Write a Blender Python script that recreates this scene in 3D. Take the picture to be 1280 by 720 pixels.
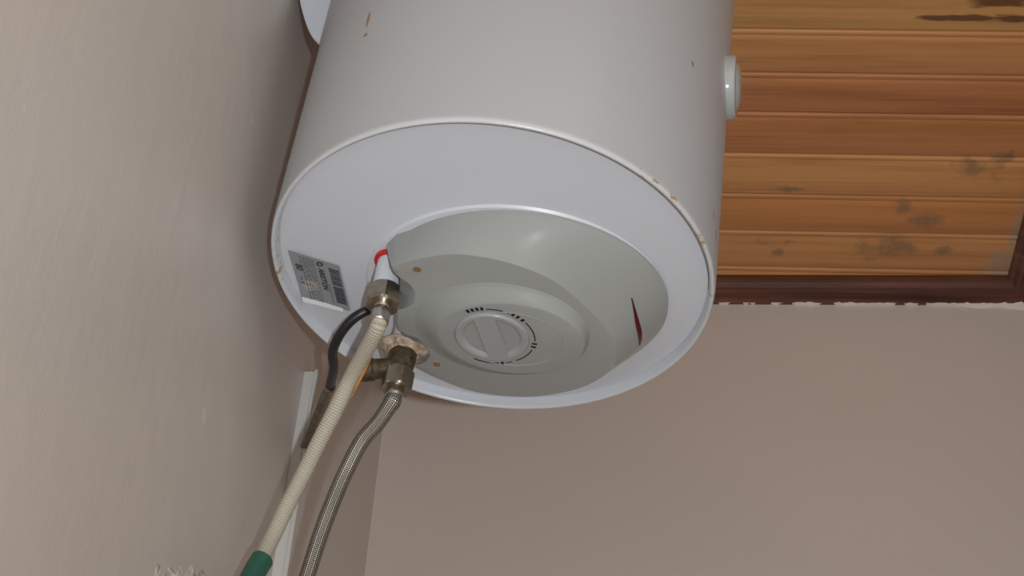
import bpy, bmesh, math, random
from mathutils import Vector, Matrix
random.seed(7)
PI = math.pi
sc = bpy.context.scene
for o in list(bpy.data.objects):
    bpy.data.objects.remove(o)
COL = sc.collection

# ------------------------------------------------------------------ camera
CAM = Vector((0.381, 0.0, 1.30))
RIGHT = Vector((0.99804, 0.03176, 0.05395))
DOWN = Vector((0.02024, 0.65177, -0.75815))
FWD = Vector((-0.05924, 0.75775, 0.64985))
cd = bpy.data.cameras.new('camera'); cam = bpy.data.objects.new('camera', cd); COL.objects.link(cam)
cd.sensor_width = 36.0; cd.lens = 2300.0 / 1280.0 * 36.0; cd.clip_start = 0.02
m = Matrix((RIGHT, -DOWN, -FWD)).transposed().to_4x4(); m.translation = CAM
cam.matrix_world = m
sc.camera = cam

# ------------------------------------------------------------------ light
world = bpy.data.worlds.new('world'); sc.world = world; world.use_nodes = True
bg = world.node_tree.nodes['Background']
bg.inputs['Color'].default_value = (1.0, 0.89, 0.78, 1); bg.inputs['Strength'].default_value = 0.95
ld = bpy.data.lights.new('camera_flash', 'SPOT'); ld.spot_size = math.radians(48); ld.spot_blend = 1.0; ld.shadow_soft_size = 0.022
ld.energy = 172.0; ld.color = (0.87, 0.945, 1.0)
fl = bpy.data.objects.new('camera_flash', ld); COL.objects.link(fl)
FLASH = CAM + RIGHT * 0.24 - DOWN * 0.05 - FWD * 1.05
fm = (Vector((0.45, 1.60, 2.65)) - FLASH).to_track_quat('-Z', 'Y').to_matrix().to_4x4(); fm.translation = FLASH
fl.matrix_world = fm
sc.view_settings.view_transform = 'Standard'; sc.view_settings.look = 'None'
sc.view_settings.exposure = -0.12; sc.view_settings.gamma = 1.0
sc.view_settings.use_curve_mapping = False

# ------------------------------------------------------------------ material helpers
def mat(name, color, rough=0.5, metal=0.0, spec=0.5):
    M = bpy.data.materials.new(name); M.use_nodes = True
    b = M.node_tree.nodes['Principled BSDF']
    b.inputs['Base Color'].default_value = (*color, 1); b.inputs['Roughness'].default_value = rough
    b.inputs['Metallic'].default_value = metal; b.inputs['Specular IOR Level'].default_value = spec
    return M
class NT:
    def __init__(s, M): s.t = M.node_tree; s.n = s.t.nodes; s.b = s.n['Principled BSDF']
    def node(s, ty, **kw):
        x = s.n.new(ty)
        for k, v in kw.items():
            if k in x.inputs: 
                if hasattr(v, 'is_linked'): s.t.links.new(v, x.inputs[k])
                else: x.inputs[k].default_value = v
            else: setattr(x, k, v)
        return x
    def link(s, a, b): s.t.links.new(a, b)
    def mth(s, op, a, b=0.0, clamp=False):
        x = s.n.new('ShaderNodeMath'); x.operation = op; x.use_clamp = clamp
        for i, v in enumerate((a, b)):
            if hasattr(v, 'is_linked'): s.t.links.new(v, x.inputs[i])
            else: x.inputs[i].default_value = v
        return x.outputs[0]
    def mix(s, fac, a, b, blend='MIX'):
        x = s.n.new('ShaderNodeMix'); x.data_type = 'RGBA'; x.blend_type = blend
        for i, v in ((0, fac), (6, a), (7, b)):
            if hasattr(v, 'is_linked'): s.t.links.new(v, x.inputs[i])
            else: x.inputs[i].default_value = v if i == 0 else (*v, 1)
        return x.outputs[2]
    def ramp(s, fac, stops):
        x = s.n.new('ShaderNodeValToRGB'); s.link(fac, x.inputs[0]); e = x.color_ramp.elements
        while len(e) < len(stops): e.new(0.5)
        for q, (p, c) in zip(e, stops): q.position = p; q.color = (*c, 1) if len(c) == 3 else c
        return x.outputs[0]
    def noise(s, vec, scale, detail=3.0, rough=0.5):
        x = s.n.new('ShaderNodeTexNoise'); s.link(vec, x.inputs['Vector'])
        x.inputs['Scale'].default_value = scale; x.inputs['Detail'].default_value = detail; x.inputs['Roughness'].default_value = rough
        return x.outputs['Fac']
    def obj(s): return s.n.new('ShaderNodeTexCoord').outputs['Object']
    def uv(s): return s.n.new('ShaderNodeTexCoord').outputs['UV']
    def pos(s): return s.n.new('ShaderNodeNewGeometry').outputs['Position']
    def scale(s, vec, sv):
        x = s.n.new('ShaderNodeMapping'); s.link(vec, x.inputs['Vector']); x.inputs['Scale'].default_value = sv; return x.outputs[0]
    def blob(s, vec, c, r):
        """soft spot: 1 at c falling to 0 at ellipsoid radius r"""
        x = s.n.new('ShaderNodeVectorMath'); x.operation = 'SUBTRACT'; s.link(vec, x.inputs[0]); x.inputs[1].default_value = c
        y = s.n.new('ShaderNodeVectorMath'); y.operation = 'DIVIDE'; s.link(x.outputs[0], y.inputs[0]); y.inputs[1].default_value = r
        z = s.n.new('ShaderNodeVectorMath'); z.operation = 'LENGTH'; s.link(y.outputs[0], z.inputs[0])
        return s.mth('SUBTRACT', 1.0, z.outputs['Value'], True)
    def addall(s, l):
        r = l[0]
        for q in l[1:]: r = s.mth('MAXIMUM', r, q)
        return r
    def bump(s, h, strength=0.2, dist=0.002):
        x = s.n.new('ShaderNodeBump'); s.link(h, x.inputs['Height']); x.inputs['Strength'].default_value = strength
        x.inputs['Distance'].default_value = dist; s.link(x.outputs[0], s.b.inputs['Normal'])

# walls: painted plaster
def wall_mat(name, col, specks=()):
    M = mat(name, col, 0.38, spec=0.6); t = NT(M); p = t.pos()
    n = t.noise(p, 2.2, 4)
    c = t.mix(n, tuple(x * 0.94 for x in col), tuple(x * 1.06 for x in col))
    if specks:
        k = t.addall([t.blob(p, q, (0.05, r * 0.8, r * 0.85)) for q, r in specks])
        fine = t.noise(p, 160, 2)
        k = t.mth('GREATER_THAN', t.mth('ADD', k, t.mth('MULTIPLY', fine, 0.5)), 0.62)
        c = t.mix(k, c, (0.78, 0.75, 0.70))
    t.link(c, t.b.inputs['Base Color'])
    streak = t.noise(t.scale(p, (30, 30, 5)), 1.0, 4, 0.6)
    grain = t.noise(p, 240, 2)
    lump = t.noise(p, 9, 3)
    h = t.mth('ADD', t.mth('MULTIPLY', streak, 0.8), t.mth('ADD', t.mth('MULTIPLY', grain, 0.25), t.mth('MULTIPLY', lump, 2.0)))
    t.bump(h, 0.35, 0.0022)
    return M
LEFT_SPECKS = [((0, 1.3066, 2.6423), 0.012), ((0, 1.375, 2.6525), 0.012), ((0, 1.3516, 2.2963), 0.016), ((0, 0.8014, 2.1297), 0.006),
               ((0, 1.3673, 2.4915), 0.006), ((0, 1.10, 2.62), 0.005), ((0, 1.22, 2.40), 0.005), ((0, 1.45, 2.36), 0.006)]
M_wall_left = wall_mat('painted plaster taupe', (0.70, 0.66, 0.625), LEFT_SPECKS)
M_wall = wall_mat('painted plaster beige', (0.71, 0.62, 0.55))
M_plaster = mat('raw plaster', (0.62, 0.58, 0.53), 0.9); t = NT(M_plaster); t.bump(t.noise(t.pos(), 120, 4), 0.9, 0.006)
t.link(t.ramp(t.noise(t.pos(), 90, 4), [(0.3, (0.30, 0.26, 0.22)), (0.5, (0.62, 0.58, 0.53)), (0.8, (0.72, 0.69, 0.65))]), t.b.inputs['Base Color'])
M_floor = mat('floor tile beige', (0.60, 0.55, 0.50), 0.4)

# pine planks
M_pine = mat('varnished pine', (0.45, 0.2, 0.08), 0.42, spec=0.4); t = NT(M_pine); p = t.pos()
oi = t.n.new('ShaderNodeObjectInfo')
off = t.n.new('ShaderNodeVectorMath'); off.operation = 'ADD'; t.link(p, off.inputs[0])
cv = t.n.new('ShaderNodeCombineXYZ'); t.link(t.mth('MULTIPLY', oi.outputs['Random'], 13.0), cv.inputs[0]); t.link(cv.outputs[0], off.inputs[1])
g1 = t.noise(t.scale(off.outputs[0], (1.6, 34, 10)), 1.0, 5, 0.6)
g2 = t.noise(t.scale(off.outputs[0], (5, 190, 10)), 1.0, 3, 0.6)
grain = t.mth('ADD', t.mth('MULTIPLY', g1, 0.7), t.mth('MULTIPLY', g2, 0.3))
tint = t.ramp(grain, [(0.33, (0.72, 0.64, 0.56)), (0.5, (0.96, 0.95, 0.93)), (0.68, (1.10, 1.12, 1.14))])
c = t.mix(1.0, oi.outputs['Color'], tint, 'MULTIPLY')
Z0 = 3.326
wob = t.noise(p, 26, 4, 0.65)
mold = t.addall([t.blob(p, (x, y + 0.010, Z0), (rx, ry, 0.2)) for x, y, rx, ry in
    [(0.611, 2.240, 0.035, 0.020), (0.650, 2.232, 0.022, 0.018), (0.832, 2.148, 0.045, 0.032), (0.862, 2.178, 0.045, 0.034), (0.815, 2.240, 0.085, 0.045),
     (0.900, 2.247, 0.03, 0.022), (0.935, 2.060, 0.06, 0.034), (0.65, 2.11, 0.05, 0.012), (0.97, 2.03, 0.04, 0.03), (0.64, 2.262, 0.02, 0.015)]])
mk = t.mth('MULTIPLY', t.mth('SUBTRACT', t.mth('ADD', t.mth('MULTIPLY', mold, 0.8), t.mth('MULTIPLY', t.mth('MULTIPLY', wob, 2.0), t.mth('GREATER_THAN', mold, 0.0))), 1.30), 2.4, True)
c = t.mix(t.mth('MULTIPLY', mk, 0.62), c, (0.18, 0.13, 0.075))
dust = t.addall([t.blob(p, (x, y + 0.010, Z0), (rx, ry, 0.2)) for x, y, rx, ry in [(1.03, 2.29, 0.10, 0.075), (1.04, 2.19, 0.06, 0.13), (1.04, 2.08, 0.04, 0.10)]])
dk = t.mth('MULTIPLY', t.mth('SUBTRACT', t.mth('ADD', dust, t.mth('MULTIPLY', wob, 0.5)), 0.52), 3.5, True)
c = t.mix(t.mth('MULTIPLY', dk, 0.7), c, (0.36, 0.29, 0.20))
dark = t.addall([t.blob(p, (x, y + 0.010, Z0), (rx, ry, 0.2)) for x, y, rx, ry in [(0.905, 1.718, 0.075, 0.022), (0.86, 1.752, 0.11, 0.010), (0.93, 1.752, 0.06, 0.012)]])
wob2 = t.noise(t.scale(p, (20, 90, 10)), 1.0, 3)
dkk = t.mth('MULTIPLY', t.mth('SUBTRACT', t.mth('ADD', t.mth('MULTIPLY', dark, 0.8), t.mth('MULTIPLY', wob2, 1.1)), 0.80), 4.0, True)
c = t.mix(t.mth('MULTIPLY', dkk, 0.85), c, (0.10, 0.035, 0.015))
t.link(c, t.b.inputs['Base Color']); t.bump(grain, 0.15, 0.001)
M_gap = mat('dark ceiling void', (0.04, 0.025, 0.015), 0.9)
M_trim = mat('dark stained moulding', (0.105, 0.028, 0.014), 0.35, spec=0.5); t = NT(M_trim); p = t.pos()
g = t.noise(t.scale(p, (4, 60, 60)), 1.0, 4)
t.link(t.ramp(g, [(0.3, (0.055, 0.015, 0.008)), (0.6, (0.15, 0.045, 0.022)), (0.8, (0.22, 0.08, 0.042))]), t.b.inputs['Base Color'])
M_caulk = mat('smeared white filler', (0.80, 0.73, 0.65), 0.8); t = NT(M_caulk); t.bump(t.noise(t.pos(), 150, 3), 0.6, 0.003)

# heater
M_body = mat('enamelled off white steel', (0.485, 0.50, 0.515), 0.32, spec=0.5); t = NT(M_body); p = t.obj()
rust = t.addall([t.blob(p, (-0.139, -0.177, 0.176), (0.0030, 0.006, 0.020)), t.blob(p, (-0.1375, -0.178, 0.152), (0.004, 0.006, 0.005)), t.blob(p, (0.2178, -0.0564, 0.053), (0.006, 0.0045, 0.010)),
                 t.blob(p, (0.2215, -0.0395, 0.041), (0.006, 0.004, 0.016)), t.blob(p, (0.1861, -0.1264, 0.1927), (0.0035, 0.004, 0.006))])
rk = t.mth('MULTIPLY', t.mth('SUBTRACT', t.mth('ADD', rust, t.mth('MULTIPLY', t.noise(p, 220, 2), 0.5)), 0.55), 4.0, True)
c = t.mix(rk, (0.485, 0.50, 0.515), (0.36, 0.22, 0.11)); t.link(c, t.b.inputs['Base Color'])
t.bump(t.noise(p, 14, 2), 0.05, 0.004)
M_rim = mat('white rolled rim', (0.67, 0.68, 0.71), 0.28); t = NT(M_rim); p = t.obj()
arc = t.addall([t.blob(p, (0.213, -0.073, 0.0), (0.03, 0.075, 0.05)), t.blob(p, (0.18, -0.135, 0.0), (0.05, 0.06, 0.05)), t.blob(p, (0.224, 0.01, 0.0), (0.03, 0.04, 0.05)), t.blob(p, (-0.222, 0.01, 0.0), (0.02, 0.05, 0.05))])
ch = t.mth('MULTIPLY', t.mth('SUBTRACT', t.mth('ADD', t.mth('MULTIPLY', t.mth('GREATER_THAN', arc, 0.1), 0.16), t.noise(p, 85, 3, 0.6)), 0.735), 14.0, True)
t.link(t.mix(ch, (0.67, 0.68, 0.71), (0.50, 0.33, 0.14)), t.b.inputs['Base Color'])
t.bump(t.noise(p, 130, 2), 0.25, 0.0015)
M_cap = mat('white plastic cap', (0.69, 0.71, 0.755), 0.35)
M_cover = mat('pale grey green plastic', (0.37, 0.38, 0.365), 0.16, spec=0.32)
M_knob = mat('pale grey knob plastic', (0.39, 0.40, 0.395), 0.22, spec=0.5)
M_print = mat('black print', (0.012, 0.012, 0.013), 0.5)
M_red = mat('red plastic', (0.62, 0.012, 0.015), 0.4)
M_lens = mat('dark red indicator lens', (0.085, 0.006, 0.008), 0.25)
M_sticker = mat('silver grey sticker', (0.33, 0.34, 0.36), 0.45, metal=0.1); t = NT(M_sticker); p = t.obj()
w_ = t.blob(p, (-0.190, 0.042, 0.0), (0.012, 0.012, 0.05))
t.link(t.mix(t.mth('MULTIPLY', t.mth('SUBTRACT', t.mth('ADD', w_, t.mth('MULTIPLY', t.noise(p, 180, 3), 0.6)), 0.5), 5.0, True), (0.33, 0.34, 0.36), (0.55, 0.51, 0.46)), t.b.inputs['Base Color'])
M_paper = mat('white sticker backing', (0.82, 0.82, 0.82), 0.6)
M_ink = mat('dark grey sticker ink', (0.05, 0.05, 0.055), 0.6)
M_ink2 = mat('faded sticker ink', (0.15, 0.15, 0.155), 0.6)
M_gauge = mat('glossy white gauge cap', (0.44, 0.47, 0.465), 0.12, spec=0.8)
M_brown = mat('brown screw recess', (0.28, 0.16, 0.07), 0.7)
M_bracket = mat('white painted bracket', (0.66, 0.72, 0.80), 0.35)
# fittings
def metal_mat(name, col, rough):
    M = mat(name, col, rough, 1.0); t = NT(M); n = t.noise(t.obj(), 160, 4)
    t.link(t.mix(n, tuple(x * 0.75 for x in col), tuple(min(1, x * 1.2) for x in col)), t.b.inputs['Base Color']); t.bump(n, 0.12, 0.001); return M
M_nickel = metal_mat('tarnished nickel', (0.44, 0.385, 0.31), 0.36)
M_steel = metal_mat('bright steel ferrule', (0.60, 0.57, 0.53), 0.28)
M_brass = mat('oxidised brass', (0.10, 0.075, 0.045), 0.55, 0.55); t = NT(M_brass); n = t.noise(t.obj(), 130, 4)
t.link(t.ramp(n, [(0.3, (0.045, 0.035, 0.02)), (0.55, (0.11, 0.082, 0.045)), (0.75, (0.20, 0.16, 0.09))]), t.b.inputs['Base Color']); t.bump(n, 0.4, 0.002)
M_lime = mat('beige sealant crust', (0.46, 0.34, 0.24), 0.85); t = NT(M_lime); n = t.noise(t.obj(), 150, 4)
t.link(t.ramp(n, [(0.3, (0.30, 0.19, 0.11)), (0.55, (0.50, 0.38, 0.28)), (0.75, (0.70, 0.64, 0.57))]), t.b.inputs['Base Color']); t.bump(n, 0.8, 0.004)
def braid_mat(name, dark, light, nu, nv, rough, metal, strength, speck=None):
    M = mat(name, light, rough, metal); t = NT(M); s = t.n.new('ShaderNodeSeparateXYZ'); t.link(t.uv(), s.inputs[0])
    u, v = s.outputs[0], s.outputs[1]
    a = t.mth('SINE', t.mth('MULTIPLY', t.mth('ADD', t.mth('MULTIPLY', u, nu), t.mth('MULTIPLY', v, nv)), 2 * PI))
    b = t.mth('SINE', t.mth('MULTIPLY', t.mth('SUBTRACT', t.mth('MULTIPLY', u, nu), t.mth('MULTIPLY', v, nv)), 2 * PI))
    h = t.mth('ADD', t.mth('MULTIPLY', t.mth('MULTIPLY', a, b), 0.5), 0.5)
    c = t.ramp(h, [(0.12, dark), (0.6, light)])
    if speck:
        n = t.noise(t.obj(), 40, 3); c = t.mix(t.mth('MULTIPLY', t.mth('SUBTRACT', n, 0.52), 3.0, True), c, speck)
    t.link(c, t.b.inputs['Base Color']); t.bump(h, strength, 0.0015); return M
M_cream = braid_mat('cream braided sleeve', (0.31, 0.265, 0.19), (0.61, 0.555, 0.455), 10, 190, 0.6, 0.0, 0.5)
M_braid = braid_mat('stainless wire braid', (0.14, 0.128, 0.11), (0.42, 0.40, 0.36), 12, 260, 0.36, 0.9, 0.5)
M_orange = mat('orange rust drip', (0.50, 0.20, 0.03), 0.6)
M_green = mat('green plastic sleeve', (0.022, 0.115, 0.078), 0.4); t = NT(M_green); t.bump(t.noise(t.obj(), 90, 3), 0.3, 0.003)
M_black = mat('black rubber cable', (0.018, 0.018, 0.019), 0.38)
M_sleeve = mat('smoky cable sleeve', (0.19, 0.15, 0.115), 0.4); t = NT(M_sleeve)
t.link(t.ramp(t.noise(t.obj(), 70, 3), [(0.35, (0.11, 0.085, 0.06)), (0.65, (0.26, 0.21, 0.16))]), t.b.inputs['Base Color'])
M_pvc = mat('white cable trunking plastic', (0.66, 0.635, 0.60), 0.4)

# ------------------------------------------------------------------ mesh helpers
def link(name, me, material, parent=None, loc=None, sharp=35):
    me.materials.append(material)
    if sharp is not None:
        for f in me.polygons: f.use_smooth = True
        me.set_sharp_from_angle(angle=math.radians(sharp))
    o = bpy.data.objects.new(name, me); COL.objects.link(o)
    if loc is not None: o.location = loc
    if parent: o.parent = parent
    return o
def frombm(name, bm, material, parent=None, loc=None, sharp=35, normals=True):
    if normals: bmesh.ops.recalc_face_normals(bm, faces=bm.faces)
    me = bpy.data.meshes.new(name); bm.to_mesh(me); bm.free()
    return link(name, me, material, parent, loc, sharp)
def tag(o, label, cat, group=None):
    o['label'] = label; o['category'] = cat
    if group: o['group'] = group
    return o
def struct(o, label=None):
    o['kind'] = 'structure'
    if label: o['label'] = label
    return o
def empty(name, loc=(0, 0, 0), mw=None):
    o = bpy.data.objects.new(name, None); COL.objects.link(o); o.empty_display_size = 0.05
    if mw is not None: o.matrix_world = mw
    else: o.location = loc
    return o
def box(x0, x1, y0, y1, z0, z1, bm=None):
    bm = bm or bmesh.new()
    v = [bm.verts.new((x, y, z)) for z in (z0, z1) for y in (y0, y1) for x in (x0, x1)]
    for f in ((0, 2, 3, 1), (4, 5, 7, 6), (0, 1, 5, 4), (2, 6, 7, 3), (0, 4, 6, 2), (1, 3, 7, 5)): bm.faces.new([v[i] for i in f])
    return bm
def bevel(bm, w, seg=2):
    bmesh.ops.bevel(bm, geom=bm.edges[:], offset=w, segments=seg, affect='EDGES', clamp_overlap=True); return bm
def loft(rings, closed=True, cap0=False, cap1=False, bm=None):
    bm = bm or bmesh.new(); V = [[bm.verts.new(p) for p in r] for r in rings]; n = len(V[0])
    for a, b in zip(V, V[1:]):
        for i in range(n if closed else n - 1):
            j = (i + 1) % n; bm.faces.new((a[i], a[j], b[j], b[i]))
    if cap0: bm.faces.new(list(reversed(V[0])))
    if cap1: bm.faces.new(V[-1])
    return bm
def lathe(profile, n=48, cx=0, cy=0, cap0=False, cap1=False, sx=1, sy=1):
    return loft([[(cx + r * sx * math.cos(2 * PI * i / n), cy + r * sy * math.sin(2 * PI * i / n), z) for i in range(n)] for r, z in profile], True, cap0, cap1)
def catmull(P, per=8):
    P = [Vector(p) for p in P]; Q = [P[0] * 2 - P[1]] + P + [P[-1] * 2 - P[-2]]; out = []
    for i in range(1, len(Q) - 2):
        for k in range(per):
            t = k / per; a, b, c, d = Q[i - 1], Q[i], Q[i + 1], Q[i + 2]
            out.append(0.5 * ((2 * b) + (c - a) * t + (2 * a - 5 * b + 4 * c - d) * t * t + (3 * b - a - 3 * c + d) * t ** 3))
    out.append(P[-1]); return out
def tube(name, pts, r, material, parent=None, n=20, rad=None):
    """tube along points with a UV map: u around, v metres along"""
    pts = [Vector(p) for p in pts]; T = []
    for i in range(len(pts)): T.append((pts[min(i + 1, len(pts) - 1)] - pts[max(i - 1, 0)]).normalized())
    up = T[0].orthogonal().normalized(); verts = []; L = [0.0]
    for i in range(1, len(pts)): L.append(L[-1] + (pts[i] - pts[i - 1]).length)
    for i, p in enumerate(pts):
        up = (up - T[i] * up.dot(T[i])).normalized(); b = T[i].cross(up); rr = rad(i / (len(pts) - 1)) if rad else r
        for k in range(n):
            a = 2 * PI * k / n; verts.append(p + (up * math.cos(a) + b * math.sin(a)) * rr)
    faces = []; uvs = []
    for i in range(len(pts) - 1):
        for k in range(n):
            j = (k + 1) % n; faces.append((i * n + k, i * n + j, (i + 1) * n + j, (i + 1) * n + k))
            uvs += [(k / n, L[i]), ((k + 1) / n, L[i]), ((k + 1) / n, L[i + 1]), (k / n, L[i + 1])]
    m0 = len(faces); faces.append(tuple(reversed(range(n)))); faces.append(tuple((len(pts) - 1) * n + k for k in range(n)))
    uvs += [(0, 0)] * (2 * n)
    me = bpy.data.meshes.new(name); me.from_pydata([tuple(v) for v in verts], [], faces); me.update()
    ul = me.uv_layers.new(name='UVMap')
    for i, q in enumerate(uvs): ul.data[i].uv = q
    return link(name, me, material, parent, sharp=50)

# ------------------------------------------------------------------ room shell
def YBX(x): return YB - 0.026 * (x - 0.65)   # the back wall is not quite square to the side walls
XR, YB, ZC, YF = 1.062, 2.382, 3.336, -1.5
wl = struct(frombm('wall_left', box(-0.12, 0, YF, YB + 0.12, 0, ZC + 0.10), M_wall_left, sharp=None))
bm = box(0, XR + 0.12, YB, YB + 0.12, 0, ZC + 0.10)
for v in bm.verts: v.co.y += YBX(v.co.x) - YB
wb = struct(frombm('wall_back', bm, M_wall, sharp=None))
wr = struct(frombm('wall_right', box(XR, XR + 0.12, 0.45, 2.371, 0, ZC + 0.10), M_wall, sharp=None))  # stops short of the front: unseen opening added to let fill light in
fo = struct(frombm('floor', box(-0.12, XR + 0.12, YF, YB + 0.12, -0.1, 0), M_floor, sharp=None))
ce = struct(frombm('ceiling', box(0, XR, YF, YB, ZC + 0.016, ZC + 0.09), M_gap, sharp=None))

# tongue and groove planks: each one an object under the ceiling
def plank_mesh(w, seed):
    # profile across the width (y, z): groove, bead, flat board, rounded edge. Visible face looks down.
    pr = [(0.0, 0.014), (0.0, 0.005), (0.0012, 0.0012), (0.004, 0.0), (0.0075, 0.0004), (0.0098, 0.0030), (0.0115, 0.0040), (0.0135, 0.0030), (0.0155, 0.0012),
          (0.019, 0.0006), (w * 0.5, 0.0004), (w - 0.0055, 0.0006), (w - 0.0022, 0.0024), (w - 0.0012, 0.006), (w - 0.0012, 0.014)]
    rings = [[(x, y, z) for y, z in pr] for x in (0.002, XR - 0.002)]
    bm = loft(rings, True, True, True); bmesh.ops.recalc_face_normals(bm, faces=bm.faces)
    me = bpy.data.meshes.new('plank'); bm.to_mesh(me); bm.free()
    for f in me.polygons: f.use_smooth = True
    me.set_sharp_from_angle(angle=math.radians(60)); me.materials.append(M_pine); return me
edges = [1.687, 1.779, 1.864, 1.945, 2.034, 2.125, 2.2115, 2.3]
DY = 0.010  # the whole ceiling lies this much further back
tints = {1.687: (0.68, 0.36, 0.125), 1.779: (0.64, 0.295, 0.107), 1.864: (0.565, 0.23, 0.088), 1.945: (0.575, 0.238, 0.084), 2.034: (0.68, 0.32, 0.115), 2.125: (0.59, 0.245, 0.08), 2.2115: (0.62, 0.29, 0.105), 2.3: (0.61, 0.285, 0.10)}
spans = [(a, b) for a, b in zip(edges, edges[1:] + [YB - 0.025])]
y = edges[0]
while y - 0.0885 > YF: spans.append((y - 0.0885, y)); y -= 0.0885
meshes = {}
for a, b in spans:
    w = round(b - a, 4)
    if w not in meshes: meshes[w] = plank_mesh(w, 0)
    o = bpy.data.objects.new('plank', meshes[w]); COL.objects.link(o); o.location = (0, a + DY, ZC); o.parent = ce
    tcol = tints.get(round(a, 4)) or (random.uniform(.54, .62), random.uniform(.225, .30), random.uniform(.08, .11)); o.color = (*tcol, 1)

# mouldings
def trim_profile(): # (distance out from wall, depth below ceiling)
    return [(0.0, 0.0), (0.055, 0.0), (0.0545, 0.004), (0.050, 0.0065), (0.044, 0.0068), (0.042, 0.0085), (0.037, 0.0125), (0.030, 0.0140), (0.023, 0.0130), (0.020, 0.0135), (0.016, 0.0165), (0.009, 0.0180), (0.0, 0.0180)]
pr = trim_profile()
def trim(name, axis):
    if axis == 'back': rings = [[(d if x == 0 else XR - d * 0.8, YBX(0.0 if x == 0 else XR) - d, ZC - z) for d, z in pr] for x in (0, 1)]
    elif axis == 'right': rings = [[(XR - d * 0.8, (YF if k == 0 else YBX(XR) - d), ZC - z) for d, z in pr] for k in (0, 1)]
    else: rings = [[(d, (YF if k == 0 else YBX(0) - d), ZC - z) for d, z in pr] for k in (0, 1)]
    return struct(frombm(name, loft(rings, True, True, True), M_trim, sharp=25))
t1 = trim('trim_1', 'back'); t2 = trim('trim_2', 'right'); t3 = trim('trim_3', 'left')
# ragged filler smeared under the back moulding
bm = bmesh.new(); N = 150; top = []; bot = []; mid = []
r2 = random.Random(3); hh = 0.006
for i in range(N + 1):
    x = 0.02 + (XR - 0.03) * i / N; hh = min(0.008, max(-0.003, hh + r2.uniform(-0.0022, 0.0021))); up = max(0, r2.uniform(-0.004, 0.004))
    top.append(bm.verts.new((x, YBX(x) - 0.0060 - up * 1.5, ZC - 0.0165))); mid.append(bm.verts.new((x, YBX(x) - 0.0040 - r2.uniform(0, 0.002), ZC - 0.0190 - hh * 0.4))); bot.append(bm.verts.new((x, YBX(x) + 0.0005, ZC - 0.020 - hh)))
for i in range(N):
    bm.faces.new((top[i], top[i + 1], mid[i + 1], mid[i])); bm.faces.new((mid[i], mid[i + 1], bot[i + 1], bot[i]))
cb = frombm('filler_smear', bm, M_caulk, t1); cb['label'] = 'ragged white filler under the dark moulding'

# chipped plaster at the lower edge of the left wall
bm = bmesh.new(); r3 = random.Random(11); NY, NZ = 26, 22; G = []
for i in range(NY + 1):
    row = []
    for j in range(NZ + 1):
        u, v = i / NY, j / NZ
        yy = 1.298 + 0.17 * u; ztop = 2.100 + 0.62 * (yy - 1.30) + 0.006 * math.sin(u * 31) + r3.uniform(-0.004, 0.004)
        zz = ztop - 0.16 * v; e = min(u, 1 - u, v * 1.2, 1 - v) * 8
        xx = -0.001 + min(1, e) * (0.003 + r3.uniform(0, 0.008))
        row.append(bm.verts.new((xx, yy, zz)))
    G.append(row)
for i in range(NY):
    for j in range(NZ): bm.faces.new((G[i][j], G[i + 1][j], G[i + 1][j + 1], G[i][j + 1]))
pp = frombm('plaster_patch', bm, M_plaster, wl); pp['label'] = 'rough chipped whitish plaster patch'

# ------------------------------------------------------------------ water heater
HC = Vector((0.25, 1.395, 2.51))
LX = Vector((0.9978, 0.0013, -0.0664)); LY = Vector((0.0, 0.9998, 0.0201)); LZ = Vector((0.0664, -0.0201, 0.9976))
LZ.normalize(); LX = (LX - LZ * LX.dot(LZ)).normalized(); LY = LZ.cross(LX)
HM = Matrix((LX, LY, LZ)).transposed().to_4x4(); HM.translation = HC
def W(u, v, h=0.0): return HM @ Vector((u, v, h))
heater = empty('water_heater', mw=HM)
tag(heater, 'white cylindrical electric water heater hung on the left wall under the plank ceiling', 'water heater')
R = 0.225
bm = lathe([(R - 0.004, 0.0022), (R - 0.0012, 0.0035), (R, 0.007), (R, 0.70), (R - 0.004, 0.715), (R - 0.02, 0.735), (R - 0.07, 0.752), (0.06, 0.765), (0.001, 0.767)], 144, cap1=True)
frombm('body', bm, M_body, heater, sharp=40)
bm = lathe([(R - 0.0035, 0.012), (R - 0.0012, 0.005), (R - 0.0008, 0.0008), (R - 0.0018, -0.0014), (R - 0.0034, -0.0018), (R - 0.0050, -0.0008), (R - 0.0058, 0.002), (R - 0.0068, 0.009), (R - 0.0072, 0.0135)], 144)
frombm('rim', bm, M_rim, heater, sharp=None if False else 60)
# cap with the raised oval boss under the cover
bc = (0.024, 0.027)
rings = []; n = 144
def ell(a, b, cx, cy, z): return [(cx + a * math.cos(2 * PI * i / n), cy + b * math.sin(2 * PI * i / n), z) for i in range(n)]
rings = [ell(R - 0.0060, R - 0.0060, 0, 0, 0.0120), ell(R - 0.0085, R - 0.0085, 0, 0, 0.0098), ell(R - 0.014, R - 0.014, 0, 0, 0.0088), ell(0.158, 0.1375, *bc, 0.004), ell(0.1545, 0.134, *bc, 0.0036), ell(0.1525, 0.132, *bc, 0.0012), ell(0.149, 0.1285, *bc, 0.0008), ell(0.05, 0.05, *bc, 0.0008)]
frombm('bottom_cap', loft(rings, True, False, True), M_cap, heater, sharp=30)

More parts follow.
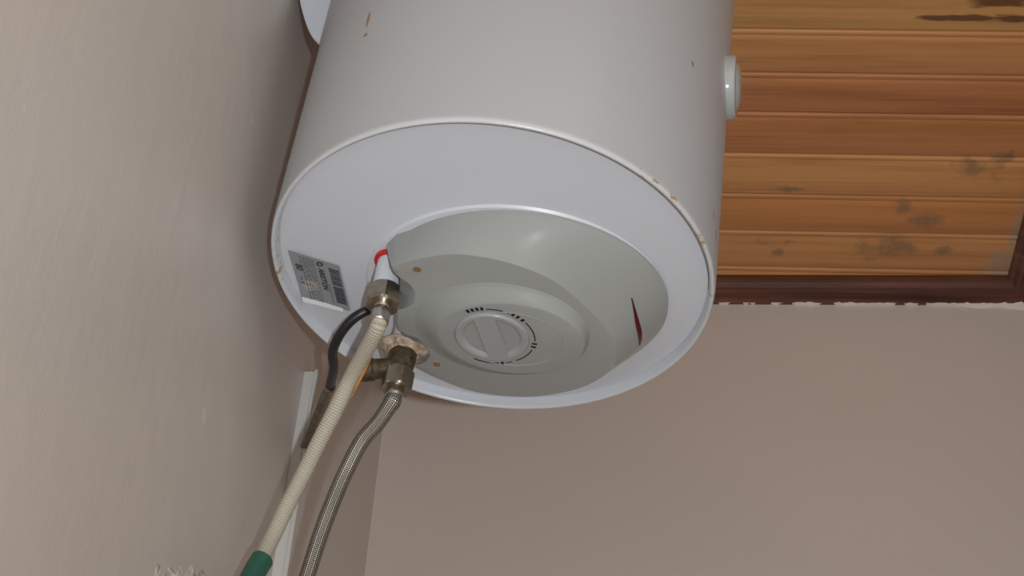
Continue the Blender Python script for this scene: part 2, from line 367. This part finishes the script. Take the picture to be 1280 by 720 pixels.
# plastic cover: oval base lofted to a flatter face, with two pipe notches on the wall side
CC = (0.022, 0.027); HF = -0.045
face_pts = [(-0.089, -0.060), (-0.068, -0.072), (-0.032, -0.0845), (-0.001, -0.0845), (0.033, -0.0760), (0.069, -0.0560), (0.102, -0.018), (0.126, 0.023), (0.131, 0.055), (0.122, 0.085), (0.090, 0.117), (0.039, 0.137), (-0.012, 0.135), (-0.052, 0.115), (-0.0765, 0.0965)]
fp = [Vector((a, b, 0)) for a, b in face_pts]
fp = catmull(fp, 6)
def base_of(p):
    d = Vector((p.x - CC[0], p.y - CC[1])); a = math.atan2(d.y, d.x)
    cx, cy, A, B = 0.030, 0.025, 0.1485, 0.1275
    # ray from CC hits ellipse
    ex, ey = math.cos(a), math.sin(a); ox, oy = CC[0] - cx, CC[1] - cy
    qa = (ex / A) ** 2 + (ey / B) ** 2; qb = 2 * (ox * ex / A ** 2 + oy * ey / B ** 2); qc = (ox / A) ** 2 + (oy / B) ** 2 - 1
    s = (-qb + math.sqrt(qb * qb - 4 * qa * qc)) / (2 * qa)
    q = Vector((CC[0] + ex * s, CC[1] + ey * s))
    return q
arc_face = [(p.x, p.y) for p in fp]; arc_base = [tuple(base_of(p)) for p in fp]
# blend the two ends of the base onto the notched edge
arc_base[0] = (-0.1025, -0.040); arc_base[1] = (-0.097, -0.048); arc_base[2] = (-0.0915, -0.0555)
for k, q in ((-1, (-0.083, 0.100)), (-2, (-0.081, 0.106)), (-3, (-0.078, 0.112))): arc_base[k] = q
HOT = (-0.0997, -0.0161); COLD = (-0.0877, 0.0726)
left = []
r_ = 0.0265; uc = COLD
for k in range(1, 16):
    a = math.radians(62 + (-62 - 62 - 0) * k / 16) if False else math.radians(64 - (64 + 92) * k / 16)
    left.append((uc[0] + r_ * math.cos(a), uc[1] + r_ * math.sin(a)))
left += [(-0.0895, 0.040), (-0.0905, 0.028), (-0.0895, 0.018)]
hc = (-0.0985, -0.021); r_ = 0.0285
for k in range(0, 16):
    a = math.radians(70 - 128 * k / 15); left.append((hc[0] + r_ * math.cos(a), hc[1] + r_ * math.sin(a)))
left += [(-0.0868, -0.0500)]
def lerp(a, b, s): return (a[0] + (b[0] - a[0]) * s, a[1] + (b[1] - a[1]) * s)
def shrink(q, s): return (CC[0] + (q[0] - CC[0]) * s, CC[1] + (q[1] - CC[1]) * s)
# (blend base->face, height)
prof = [(-0.012, 0.0012), (-0.012, -0.0022), (0.02, -0.0040), (0.06, -0.0065), (0.35, -0.0190), (0.65, -0.0310), (0.90, -0.0405), (0.975, -0.0436), (1.0, -0.0450)]
NA = len(arc_face)
rings = []
for s, h in prof:
    ring = [(*lerp(b, f, s), h) for b, f in zip(arc_base, arc_face)] + [(q[0], q[1], h) for q in left]
    rings.append(ring)
last = rings[-1]; rings.append([(*shrink(q, 0.985), HF - 0.0005) for q in last])
bm = loft(rings, True, False, True)
bmesh.ops.triangulate(bm, faces=[f for f in bm.faces if len(f.verts) > 4])
cover = frombm('thermostat_cover', bm, M_cover, heater, sharp=28); cover['label'] = 'pale grey green plastic thermostat cover'
# raised dial plateau
n = 96
def el2(cx, cy, a, b, z): return [(cx + a * math.cos(2 * PI * i / n), cy + b * math.sin(2 * PI * i / n), z) for i in range(n)]
def plat(s): # s 0 base .. 1 top
    return (0.016 + 0.0105 * s, 0.0262 - 0.0022 * s, 0.088 - 0.015 * s, 0.0735 - 0.0175 * s)
rings = [el2(*plat(s), HF + h) for s, h in ((-0.08, 0.001), (0.0, -0.0006), (0.12, -0.0012), (0.3, -0.0035), (0.55, -0.0072), (0.78, -0.0105), (0.92, -0.0122), (1.0, -0.0130), (1.06, -0.0133))]
rings.append([(0.0075 + 0.036 * math.cos(2 * PI * i / n), 0.0215 + 0.036 * math.sin(2 * PI * i / n), HF - 0.0134) for i in range(n)])
plate = frombm('dial_plate', loft(rings, True, False, True), M_cover, cover, sharp=50)
HP = HF - 0.0134; KC = (0.0075, 0.0215)
# a fainter printed ring bead round the dial
bm = bmesh.new(); rr = [[(0.024 + (0.055 + dr) * math.cos(2 * PI * i / 72), 0.024 + (0.0425 + dr) * math.sin(2 * PI * i / 72), HP - dz) for i in range(72)] for dr, dz in ((0.0008, -0.0004), (0.0004, 0.0004), (-0.0004, 0.0004), (-0.0008, -0.0004))]
frombm('dial_bead', loft(rr), M_cover, cover, sharp=60)
# dial marks
def arc_mark(a0, a1, r0, r1):
    k = max(2, int(abs(a1 - a0) / 3)); bm = bmesh.new()
    ring = [[(KC[0] + r * math.cos(math.radians(a0 + (a1 - a0) * i / k)), KC[1] + r * math.sin(math.radians(a0 + (a1 - a0) * i / k)), z) for r, z in ((r0, HP + 0.0003), (r0, HP - 0.00035), (r1, HP - 0.00035), (r1, HP + 0.0003))] for i in range(k + 1)]
    frombm('dial_mark', loft(ring, True, True, True), M_print, cover, sharp=None)
RM = 0.0432
for a in (-120.6, -114.0, -107.3, -100.7): arc_mark(a - 1.9, a + 1.9, RM - 0.0018, RM + 0.0028)
arc_mark(-95.2, -73.5, RM - 0.0006, RM + 0.0006)
for a in (-59, -51.6, -43.3): arc_mark(a - 2.0, a + 2.0, RM - 0.0020, RM + 0.0024)
arc_mark(-67, -64, RM - 0.001, RM + 0.0003); arc_mark(-37, 3.4, RM - 0.0006, RM + 0.0006)
for a in (9, 16): arc_mark(a - 1.6, a + 1.6, RM - 0.0028, RM + 0.0024)
arc_mark(23, 57, RM - 0.0006, RM + 0.0006); arc_mark(63.5, 73, RM - 0.0004, RM + 0.0004); arc_mark(76, 80, RM - 0.0018, RM + 0.0018); arc_mark(83, 117, RM - 0.0006, RM + 0.0006)
# knob: round disc, two scooped half-moon pockets, straight grip bar between
def knob_mesh():
    RK = 0.0375; bar = 0.0105; bm = bmesh.new()
    ss = sorted(set([-RK * math.cos(PI * i / 44) for i in range(45)] + [-bar - 0.0006, -bar, bar, bar + 0.0006])); nt = 44; V = []
    for s in ss:
        half = math.sqrt(max(RK * RK - s * s, 1e-8)); row = []
        for j in range(nt + 1):
            tt = -half * math.cos(PI * j / nt); rho = math.hypot(s, tt)
            edge = min(1, max(0, (RK - rho) / 0.002)); z = -0.0042 * math.sqrt(1 - (1 - edge) ** 2)
            if abs(s) > bar + 0.0001:
                q = min(1, max(0, (0.0325 - rho) / 0.013)); q = q * q * (3 - 2 * q); z += 0.0100 * q
            row.append(bm.verts.new((s, tt, z)))
        V.append(row)
    for a, b in zip(V, V[1:]):
        for j in range(nt): bm.faces.new((a[j], a[j + 1], b[j + 1], b[j]))
    bmesh.ops.remove_doubles(bm, verts=bm.verts, dist=1e-6)
    for f in bm.faces:
        if f.normal.z > 0: f.normal_flip()
    return bm
kn = frombm('temperature_knob', knob_mesh(), M_knob, cover, sharp=40, normals=False)
kn.location = (KC[0], KC[1], HP + 0.0012); kn.rotation_euler = (0, 0, -math.atan2(0.0134, 0.0629))
kn['label'] = 'round thermostat knob with straight grip bar'
# screw recesses
for u, v in ((-0.0640, -0.0590), (-0.0545, 0.092)):
    s = frombm('screw_recess', lathe([(0.0056, HF + 0.002), (0.0054, HF - 0.0006), (0.0048, HF - 0.0008), (0.0044, HF - 0.0006), (0.0040, HF + 0.002)], 24, u, v), M_cover, cover)
    frombm('screw', lathe([(0.0042, HF + 0.001), (0.0040, HF - 0.0008), (0.0008, HF - 0.0010)], 20, u, v, cap1=True), M_brown, s)
# red indicator window: a narrow slit lying on the slanted right side of the cover
def side_at(v_, s):
    best = min(range(NA), key=lambda i: abs(lerp(arc_base[i], arc_face[i], s)[1] - v_) + (10 if arc_face[i][0] < 0.06 else 0))
    q = lerp(arc_base[best], arc_face[best], s); return q
def hp(s):
    for (s0, h0), (s1, h1) in zip(prof, prof[1:]):
        if s0 <= s <= s1: return h0 + (h1 - h0) * (s - s0) / (s1 - s0)
# seam arc visible on the right flank of the cover
# rating sticker
q4 = [(-0.2085, -0.0120), (-0.1565, 0.0040), (-0.1525, 0.0770), (-0.2030, 0.0620)]
def stick(s, t_, h=0.0058): # s across (from rim towards cover), t along
    a = lerp(q4[0], q4[1], s); b = lerp(q4[3], q4[2], s); p_ = lerp(a, b, t_); return (p_[0], p_[1], h)
lift = lambda s, t_: 0.0068 - 0.0028 * s - 0.0022 * max(0, t_ - 0.75) * 4 * max(0, 1 - s)
bm = loft([[stick(s / 8, t_ / 8, lift(s / 8, t_ / 8)) for s in range(9)] for t_ in range(9)], False)
lab = frombm('rating_sticker', bm, M_sticker, heater, sharp=60); lab['label'] = 'silver grey rating sticker with brand name and barcode'
bm = loft([[stick(s, t_, h) for s in (0.02, 0.35, 0.85)] for t_, h in ((0.96, 0.0045), (1.045, 0.0030))], False)
frombm('sticker_backing', bm, M_paper, heater, sharp=60)
def ink(s0, s1, t0, t1, mt=M_ink, name='printed_mark'):
    bm = loft([[stick(s, t_, lift(s, t_) - 0.00035) for s in (s0, s1)] for t_ in (t0, t1)], False); return frombm(name, bm, mt, lab, sharp=None)
# barcode
bx = [0.03, 0.02, 0.05, 0.015, 0.03, 0.045, 0.02, 0.03, 0.05, 0.02, 0.03, 0.02]
def strip_mesh(quads, mt, name):
    bm = bmesh.new()
    for s0, s1, t0, t1 in quads:
        v = [bm.verts.new(stick(s, t_, lift(s, t_) - 0.0004)) for s, t_ in ((s0, t0), (s1, t0), (s1, t1), (s0, t1))]; bm.faces.new(v)
    return frombm(name, bm, mt, lab, sharp=None)
q = []; t0 = 0.12; rb = random.Random(5)
while t0 < 0.86:
    w = rb.choice((0.012, 0.018, 0.03, 0.02)); 
    if not (0.46 < t0 < 0.50): q.append((0.76, 0.965, t0, min(t0 + w, 0.87)))
    t0 += w + rb.choice((0.007, 0.010, 0.014))
strip_mesh(q, M_ink, 'barcode')
q = []
for col, (s0, s1) in enumerate(((0.20, 0.225), (0.26, 0.285), (0.31, 0.335), (0.365, 0.385), (0.41, 0.43), (0.455, 0.475), (0.665, 0.68), (0.70, 0.71))):
    t0 = 0.05 if col < 6 else 0.5; lim = 0.96 if col < 6 else 0.93
    while t0 < lim:
        w = rb.uniform(0.02, 0.10); q.append((s0, s1, t0, min(t0 + w, lim))); t0 += w + rb.uniform(0.01, 0.035)
strip_mesh(q, M_ink2, 'small_print')
def text_part(s_, body, size, spos, tpos, mt, bold=0.0):
    cu = bpy.data.curves.new('text', 'FONT'); cu.body = body; cu.size = size; cu.offset = bold; cu.resolution_u = 2
    tmp = bpy.data.objects.new('tmp', cu); COL.objects.link(tmp)
    bpy.context.view_layer.update(); dg = bpy.context.evaluated_depsgraph_get()
    me = bpy.data.meshes.new_from_object(tmp.evaluated_get(dg)); bpy.data.objects.remove(tmp); bpy.data.curves.remove(cu)
    # letters advance along the sticker (t) with their tops towards the barcode (s)
    a = Vector(stick(spos, tpos)); ex = (Vector(stick(spos, 1.0)) - Vector(stick(spos, 0.0))).normalized(); ey = (Vector(stick(1.0, tpos)) - Vector(stick(0.0, tpos))).normalized()
    for v in me.vertices: w = a + ex * v.co.x + ey * v.co.y; v.co = (w.x, w.y, 0.0068 - 0.0028 * (spos + v.co.y / 0.054) - 0.0005)
    me.materials.clear()
    return link(s_, me, mt, lab, sharp=None)
text_part('brand_text', 'ARISTON', 0.0082, 0.545, 0.19, M_ink, 0.00032)
text_part('printed_text', '80', 0.0105, 0.075, 0.24, M_ink, 0.0002)
text_part('printed_text', '~ V', 0.0085, 0.075, 0.52, M_ink, 0.0001)
bm = loft([[(q_[0], q_[1], 0.0046) for q_ in [(stick(0.60, 0.09)[0] + r * math.cos(a * PI / 8), stick(0.60, 0.09)[1] + r * math.sin(a * PI / 8)) for a in range(16)]] for r in (0.0036, 0.0016)])
frombm('brand_logo', bm, M_ink, lab, sharp=None)

# hot outlet stub with red collar, cold inlet stub
hotp = frombm('hot_pipe', lathe([(0.0140, 0.001), (0.0140, -0.042), (0.0125, -0.043), (0.009, -0.043)], 40, *HOT, cap1=True), M_cap, heater); hotp['label'] = 'white sleeve of the hot outlet pipe'
rc = frombm('hot_collar', lathe([(0.0145, 0.0), (0.0172, 0.0), (0.0176, -0.003), (0.0165, -0.005), (0.0143, -0.005)], 40, *HOT), M_red, heater); rc['label'] = 'red collar marking the hot outlet'
frombm('cold_pipe', lathe([(0.0135, 0.002), (0.0135, -0.034), (0.010, -0.035)], 40, *COLD, cap1=True), M_cap, heater)

# round gauge cap on the right flank
bm = lathe([(0.0350, -0.006), (0.0350, 0.003), (0.0335, 0.0055), (0.030, 0.0065), (0.027, 0.0060), (0.022, 0.0090), (0.014, 0.0110), (0.001, 0.0115)], 64, cap1=True)
ga = frombm('gauge_cap', bm, M_gauge, heater, sharp=40); ga['label'] = 'round glossy white gauge cap on the flank'
az = math.radians(-5.0)
ga.matrix_local = Matrix.Translation(((R + 0.003) * math.cos(az), R * math.sin(az), 0.273)) @ Matrix.Rotation(az, 4, 'Z') @ Matrix.Rotation(PI / 2, 4, 'Y')

# slit window of the indicator
K = 14; rows = []
for k in range(K + 1):
    f = k / K; v_ = -0.012 + 0.074 * f; s = 0.50
    iA = [i for i in range(NA) if arc_face[i][0] > 0.05]
    def at(vv, ss):
        best = None
        for i in iA[:-1]:
            p0 = lerp(arc_base[i], arc_face[i], ss); p1 = lerp(arc_base[i + 1], arc_face[i + 1], ss)
            if (p0[1] - vv) * (p1[1] - vv) <= 0 and abs(p1[1] - p0[1]) > 1e-9:
                w = (vv - p0[1]) / (p1[1] - p0[1]); return (p0[0] + (p1[0] - p0[0]) * w, vv, hp(ss))
        i = min(iA, key=lambda i: abs(lerp(arc_base[i], arc_face[i], ss)[1] - vv)); q_ = lerp(arc_base[i], arc_face[i], ss); return (q_[0], q_[1], hp(ss))
    wdt = 0.004 + 0.034 * math.sin(PI * min(1, f ** 1.5 * 0.98 + 0.01)); s = 0.46 + 0.09 * math.sin(PI * f)
    p0 = Vector(at(v_, s - wdt)); p1 = Vector(at(v_, s + wdt)); off = Vector((0.0010, 0, -0.0010))
    rows.append([tuple(p0 - off), tuple(p0 + off), tuple(p1 + off), tuple(p1 - off)])
sl = frombm('indicator_window', loft(rows, True, True, True), M_lens, cover, sharp=60); sl['label'] = 'narrow dark red indicator slit'

# ------------------------------------------------------------------ fittings
def hexnut(r, z0, z1, bore=0.6, n=6, ch=0.0018):
    def ring(rad, z, k): return [(rad * math.cos(2 * PI * i / 36), rad * math.sin(2 * PI * i / 36), z) if k else None for i in range(36)]
    def hexr(a): # radius of hexagon at angle a with flat-to-flat 2*r*cos30
        a = (a + PI / 6) % (PI / 3) - PI / 6; return r * math.cos(PI / 6) / math.cos(a)
    def hx(z, lim): return [(min(hexr(2 * PI * i / 72), lim) * math.cos(2 * PI * i / 72), min(hexr(2 * PI * i / 72), lim) * math.sin(2 * PI * i / 72), z) for i in range(72)]
    flat = r * math.cos(PI / 6)
    rings = [hx(z0, flat), hx(z0 - ch if z1 < z0 else z0 + ch, 9), hx(z1 + ch if z1 < z0 else z1 - ch, 9), hx(z1, flat * 0.99), hx(z1 + 0.002 if z1 < z0 else z1 - 0.002, flat * bore)]
    return loft(rings, True, True, True)
# cream braided hose on the hot outlet
hose = empty('braided_hose', mw=HM @ Matrix.Translation((HOT[0], HOT[1], -0.076)))
tag(hose, 'cream fabric-braided hose coupled to the white hot outlet with red collar', 'hose')
hi = hose.matrix_world.inverted()
def shifted(bm, dx, dy, dz): bmesh.ops.translate(bm, vec=(dx, dy, dz), verts=bm.verts); return bm
bm = shifted(hexnut(0.0182, 0, -0.022), 0, 0, 0.038); bmesh.ops.rotate(bm, verts=bm.verts, cent=(0, 0, 0), matrix=Matrix.Rotation(math.radians(12), 3, 'Z'))
nn = frombm('coupling_nut', bm, M_nickel, hose, sharp=20); nn['label'] = 'tarnished nickel hex nut'
hexz = 0.038 - 0.022
frombm('ferrule', lathe([(0.0085, hexz + 0.004), (0.0085, hexz - 0.001), (0.0075, hexz - 0.003), (0.0088, hexz - 0.006), (0.0098, hexz - 0.009), (0.0098, hexz - 0.020), (0.0090, hexz - 0.021)], 32, cap1=True), M_steel, hose)
cp = [(0.132, 1.4221, 2.4474), (0.115, 1.4417, 2.4166), (0.1, 1.4611, 2.39), (0.085, 1.4795, 2.3646), (0.07, 1.4992, 2.3382), (0.058, 1.5038, 2.3038), (0.047, 1.5066, 2.2661), (0.04, 1.4963, 2.2267), (0.035, 1.482, 2.1914), (0.03, 1.4575, 2.1451), (0.028, 1.43, 2.09), (0.027, 1.40, 2.02), (0.022, 1.385, 1.96), (0.006, 1.380, 1.925), (0.001, 1.379, 1.915)]
start = [tuple(W(HOT[0], HOT[1], -0.074)), tuple(W(HOT[0], HOT[1] + 0.001, -0.080)), tuple(W(HOT[0] - 0.004, HOT[1] + 0.010, -0.088))]
hp_ = catmull([hi @ Vector(p) for p in start + cp[1:]], 8)
tube('hose_tube', hp_, 0.0081, M_cream, hose, 28)
# green sleeve near the lower end
gp = catmull([hi @ Vector(p) for p in [(0.0425, 1.4990, 2.2360), (0.0395, 1.4950, 2.2230), (0.035, 1.482, 2.1914), (0.03, 1.4575, 2.1451)]], 8)
gs = tube('end_sleeve', gp, 0.0112, M_green, hose, 28); gs['label'] = 'green plastic sleeve at the lower end'
# orange drip along its side
dp = [hi @ Vector(p) for p in [(0.1300, 1.4265, 2.4360), (0.1235, 1.4345, 2.4230), (0.1165, 1.4425, 2.4100), (0.1090, 1.4520, 2.3970)]]
sidev = hi.to_3x3() @ (RIGHT * 0.0062 - FWD * 0.004)
dr = tube('rust_drip', [p + sidev for p in catmull(dp, 5)], 0.0016, M_orange, hose, 8, rad=lambda f: 0.0003 + 0.0013 * math.sin(PI * f)); dr['label'] = 'orange rust drip down the side'

# brass safety valve on the cold inlet
valve = empty('safety_valve', mw=HM @ Matrix.Translation((COLD[0], COLD[1], -0.030)))
tag(valve, 'dark tarnished brass safety valve with side spout under the cold inlet', 'valve')
bm = lathe([(0.0120, -0.010), (0.0135, -0.018), (0.0146, -0.020), (0.0146, -0.030), (0.0138, -0.033), (0.0132, -0.046), (0.0120, -0.048)], 40, cap0=True, cap1=True)
frombm('valve_body', bm, M_brass, valve)
bm = lathe([(0.0105, 0.0), (0.0105, 0.026), (0.0120, 0.028), (0.0122, 0.042), (0.0105, 0.044), (0.0078, 0.044), (0.0070, 0.034)], 32, cap1=True)
bmesh.ops.rotate(bm, verts=bm.verts, cent=(0, 0, 0), matrix=(Matrix.Rotation(math.radians(176), 3, 'Z') @ Matrix.Rotation(math.radians(90 + 8), 3, 'Y')))
frombm('side_spout', shifted(bm, 0, 0, -0.037), M_brass, valve)
bm = bmesh.new(); bmesh.ops.create_icosphere(bm, subdivisions=4, radius=1.0); rl = random.Random(2)
from mathutils import noise as mnoise
for v in bm.verts:
    nz = mnoise.noise(v.co * 1.6 + Vector((3, 1, 2))) * 0.30 + mnoise.noise(v.co * 9) * 0.06
    v.co = Vector((v.co.x * 0.0220, v.co.y * 0.0220, v.co.z * 0.0090)) * (1 + nz)
lm = frombm('sealant_crust', shifted(bm, 0, 0, -0.0140), M_lime, valve, sharp=None); lm['label'] = 'crumbly beige sealant around the joint'
for f in lm.data.polygons: f.use_smooth = True

# stainless braided hose below the valve
sh = empty('steel_hose', mw=HM @ Matrix.Translation((COLD[0], COLD[1], -0.095)))
tag(sh, 'stainless steel braided hose curving down from the dark brass valve', 'hose')
si = sh.matrix_world.inverted()
bm = hexnut(0.0165, 0, -0.023); bmesh.ops.rotate(bm, verts=bm.verts, cent=(0, 0, 0), matrix=Matrix.Rotation(math.radians(25), 3, 'Z'))
frombm('coupling_nut', shifted(bm, 0, 0, 0.022), M_nickel, sh, sharp=20)
frombm('ferrule', lathe([(0.0085, 0.002), (0.0088, -0.003), (0.0095, -0.005), (0.0095, -0.008), (0.0080, -0.0095)], 32, cap1=True), M_steel, sh)
sp = [tuple(W(COLD[0], COLD[1], -0.100)), tuple(W(COLD[0] - 0.001, COLD[1] + 0.001, -0.108)), (0.1505, 1.4735, 2.4030), (0.1395, 1.4830, 2.3890), (0.125, 1.4896, 2.3712), (0.112, 1.4959, 2.3382), (0.1, 1.5117, 2.3105), (0.09, 1.5257, 2.2818), (0.078, 1.5521, 2.252), (0.07, 1.5683, 2.2252), (0.06, 1.58, 2.18), (0.05, 1.585, 2.11), (0.035, 1.588, 2.03), (0.008, 1.589, 1.985), (0.001, 1.589, 1.978)]
tube('hose_tube', catmull([si @ Vector(p) for p in sp], 9), 0.0085, M_braid, sh, 28, rad=lambda f: 0.0082 + 0.0010 * math.exp(-((f - 0.09) / 0.04) ** 2))

# black supply cable looping from under the cap to the trunking
cab = empty('power_cable', tuple(W(-0.118, 0.045, 0.002)))
tag(cab, 'black rubber power cable looping from the heater to the wall trunking', 'cable')
CABLE = [(0.1405, 1.4400, 2.5230), (0.1302, 1.4478, 2.5125), (0.1172, 1.4466, 2.504), (0.1034, 1.4529, 2.496), (0.0912, 1.467, 2.488), (0.0827, 1.4887, 2.484), (0.0799, 1.521, 2.486), (0.068, 1.5712, 2.4977)]
SLEEVE = [(0.0705, 1.562, 2.4950), (0.068, 1.5712, 2.4977), (0.052, 1.6291, 2.5192), (0.035, 1.6906, 2.5421), (0.022, 1.7315, 2.5489), (0.0135, 1.7520, 2.5470)]
c0 = cab.location
tube('cable_jacket', catmull([Vector(p) - c0 for p in CABLE], 10), 0.0051, M_black, cab, 20)
cs = tube('cable_sleeve', catmull([Vector(p) - c0 for p in SLEEVE], 8), 0.0062, M_sleeve, cab, 20); cs['label'] = 'smoky brown sleeve near the trunking'

# white cable trunking on the left wall
tr = empty('cable_trunking', (0, 1.765, 1.2))
tag(tr, 'white plastic cable trunking running up the left wall behind the hoses', 'trunking')
frombm('channel', bevel(box(0, 0.0125, -0.0195, 0.0195, 0, 1.458), 0.0008, 1), M_pvc, tr)
frombm('lid', bevel(box(0.0128, 0.0175, -0.0210, 0.0210, 0, 1.461), 0.0012, 2), M_pvc, tr)

# steel hanging bracket between wall and heater
wbk = empty('wall_bracket', (0, 1.40, 2.80))
tag(wbk, 'white painted steel hanging bracket between the left wall and the heater', 'bracket')
def flange(y0, sgn):
    out = [(0.0450, 0.010), (0.0411, 0.0162), (0.0336, 0.0266), (0.0262, 0.0425), (0.0191, 0.0626), (0.0110, 0.0899), (0.0065, 0.112), (0.0035, 0.145), (0.0020, 0.20), (0.0020, 0.33)]
    pts = [(p.x, p.y) for p in catmull([Vector((a, b, 0)) for a, b in out], 4)]
    rings = []
    for k, (dx, dy) in enumerate(((0, 0.0), (0, 0.0022))):
        rings.append([(x, y0 + dy * sgn - sgn * 0.010 * math.sin(min(1, (x / 0.05)) * PI * 0.5), z) for x, z in pts] + [(x_, y0 + dy * sgn - sgn * 0.010, z_) for x_, z_ in ((0.060, 0.33), (0.0575, 0.20), (0.0505, 0.10), (0.0460, 0.03))])
    return loft(rings, True, True, True)
bm = flange(-0.032, 1); bmesh.ops.triangulate(bm, faces=[f for f in bm.faces if len(f.verts) > 4]); frombm('side_flange', bm, M_bracket, wbk, sharp=30)
bm = shifted(flange(0.032, -1), 0, 0, 0.14); bmesh.ops.triangulate(bm, faces=[f for f in bm.faces if len(f.verts) > 4]); frombm('side_flange', bm, M_bracket, wbk, sharp=30)
frombm('back_plate', bevel(box(0.0, 0.003, -0.032, 0.032, 0.16, 0.34), 0.0008, 1), M_bracket, wbk)
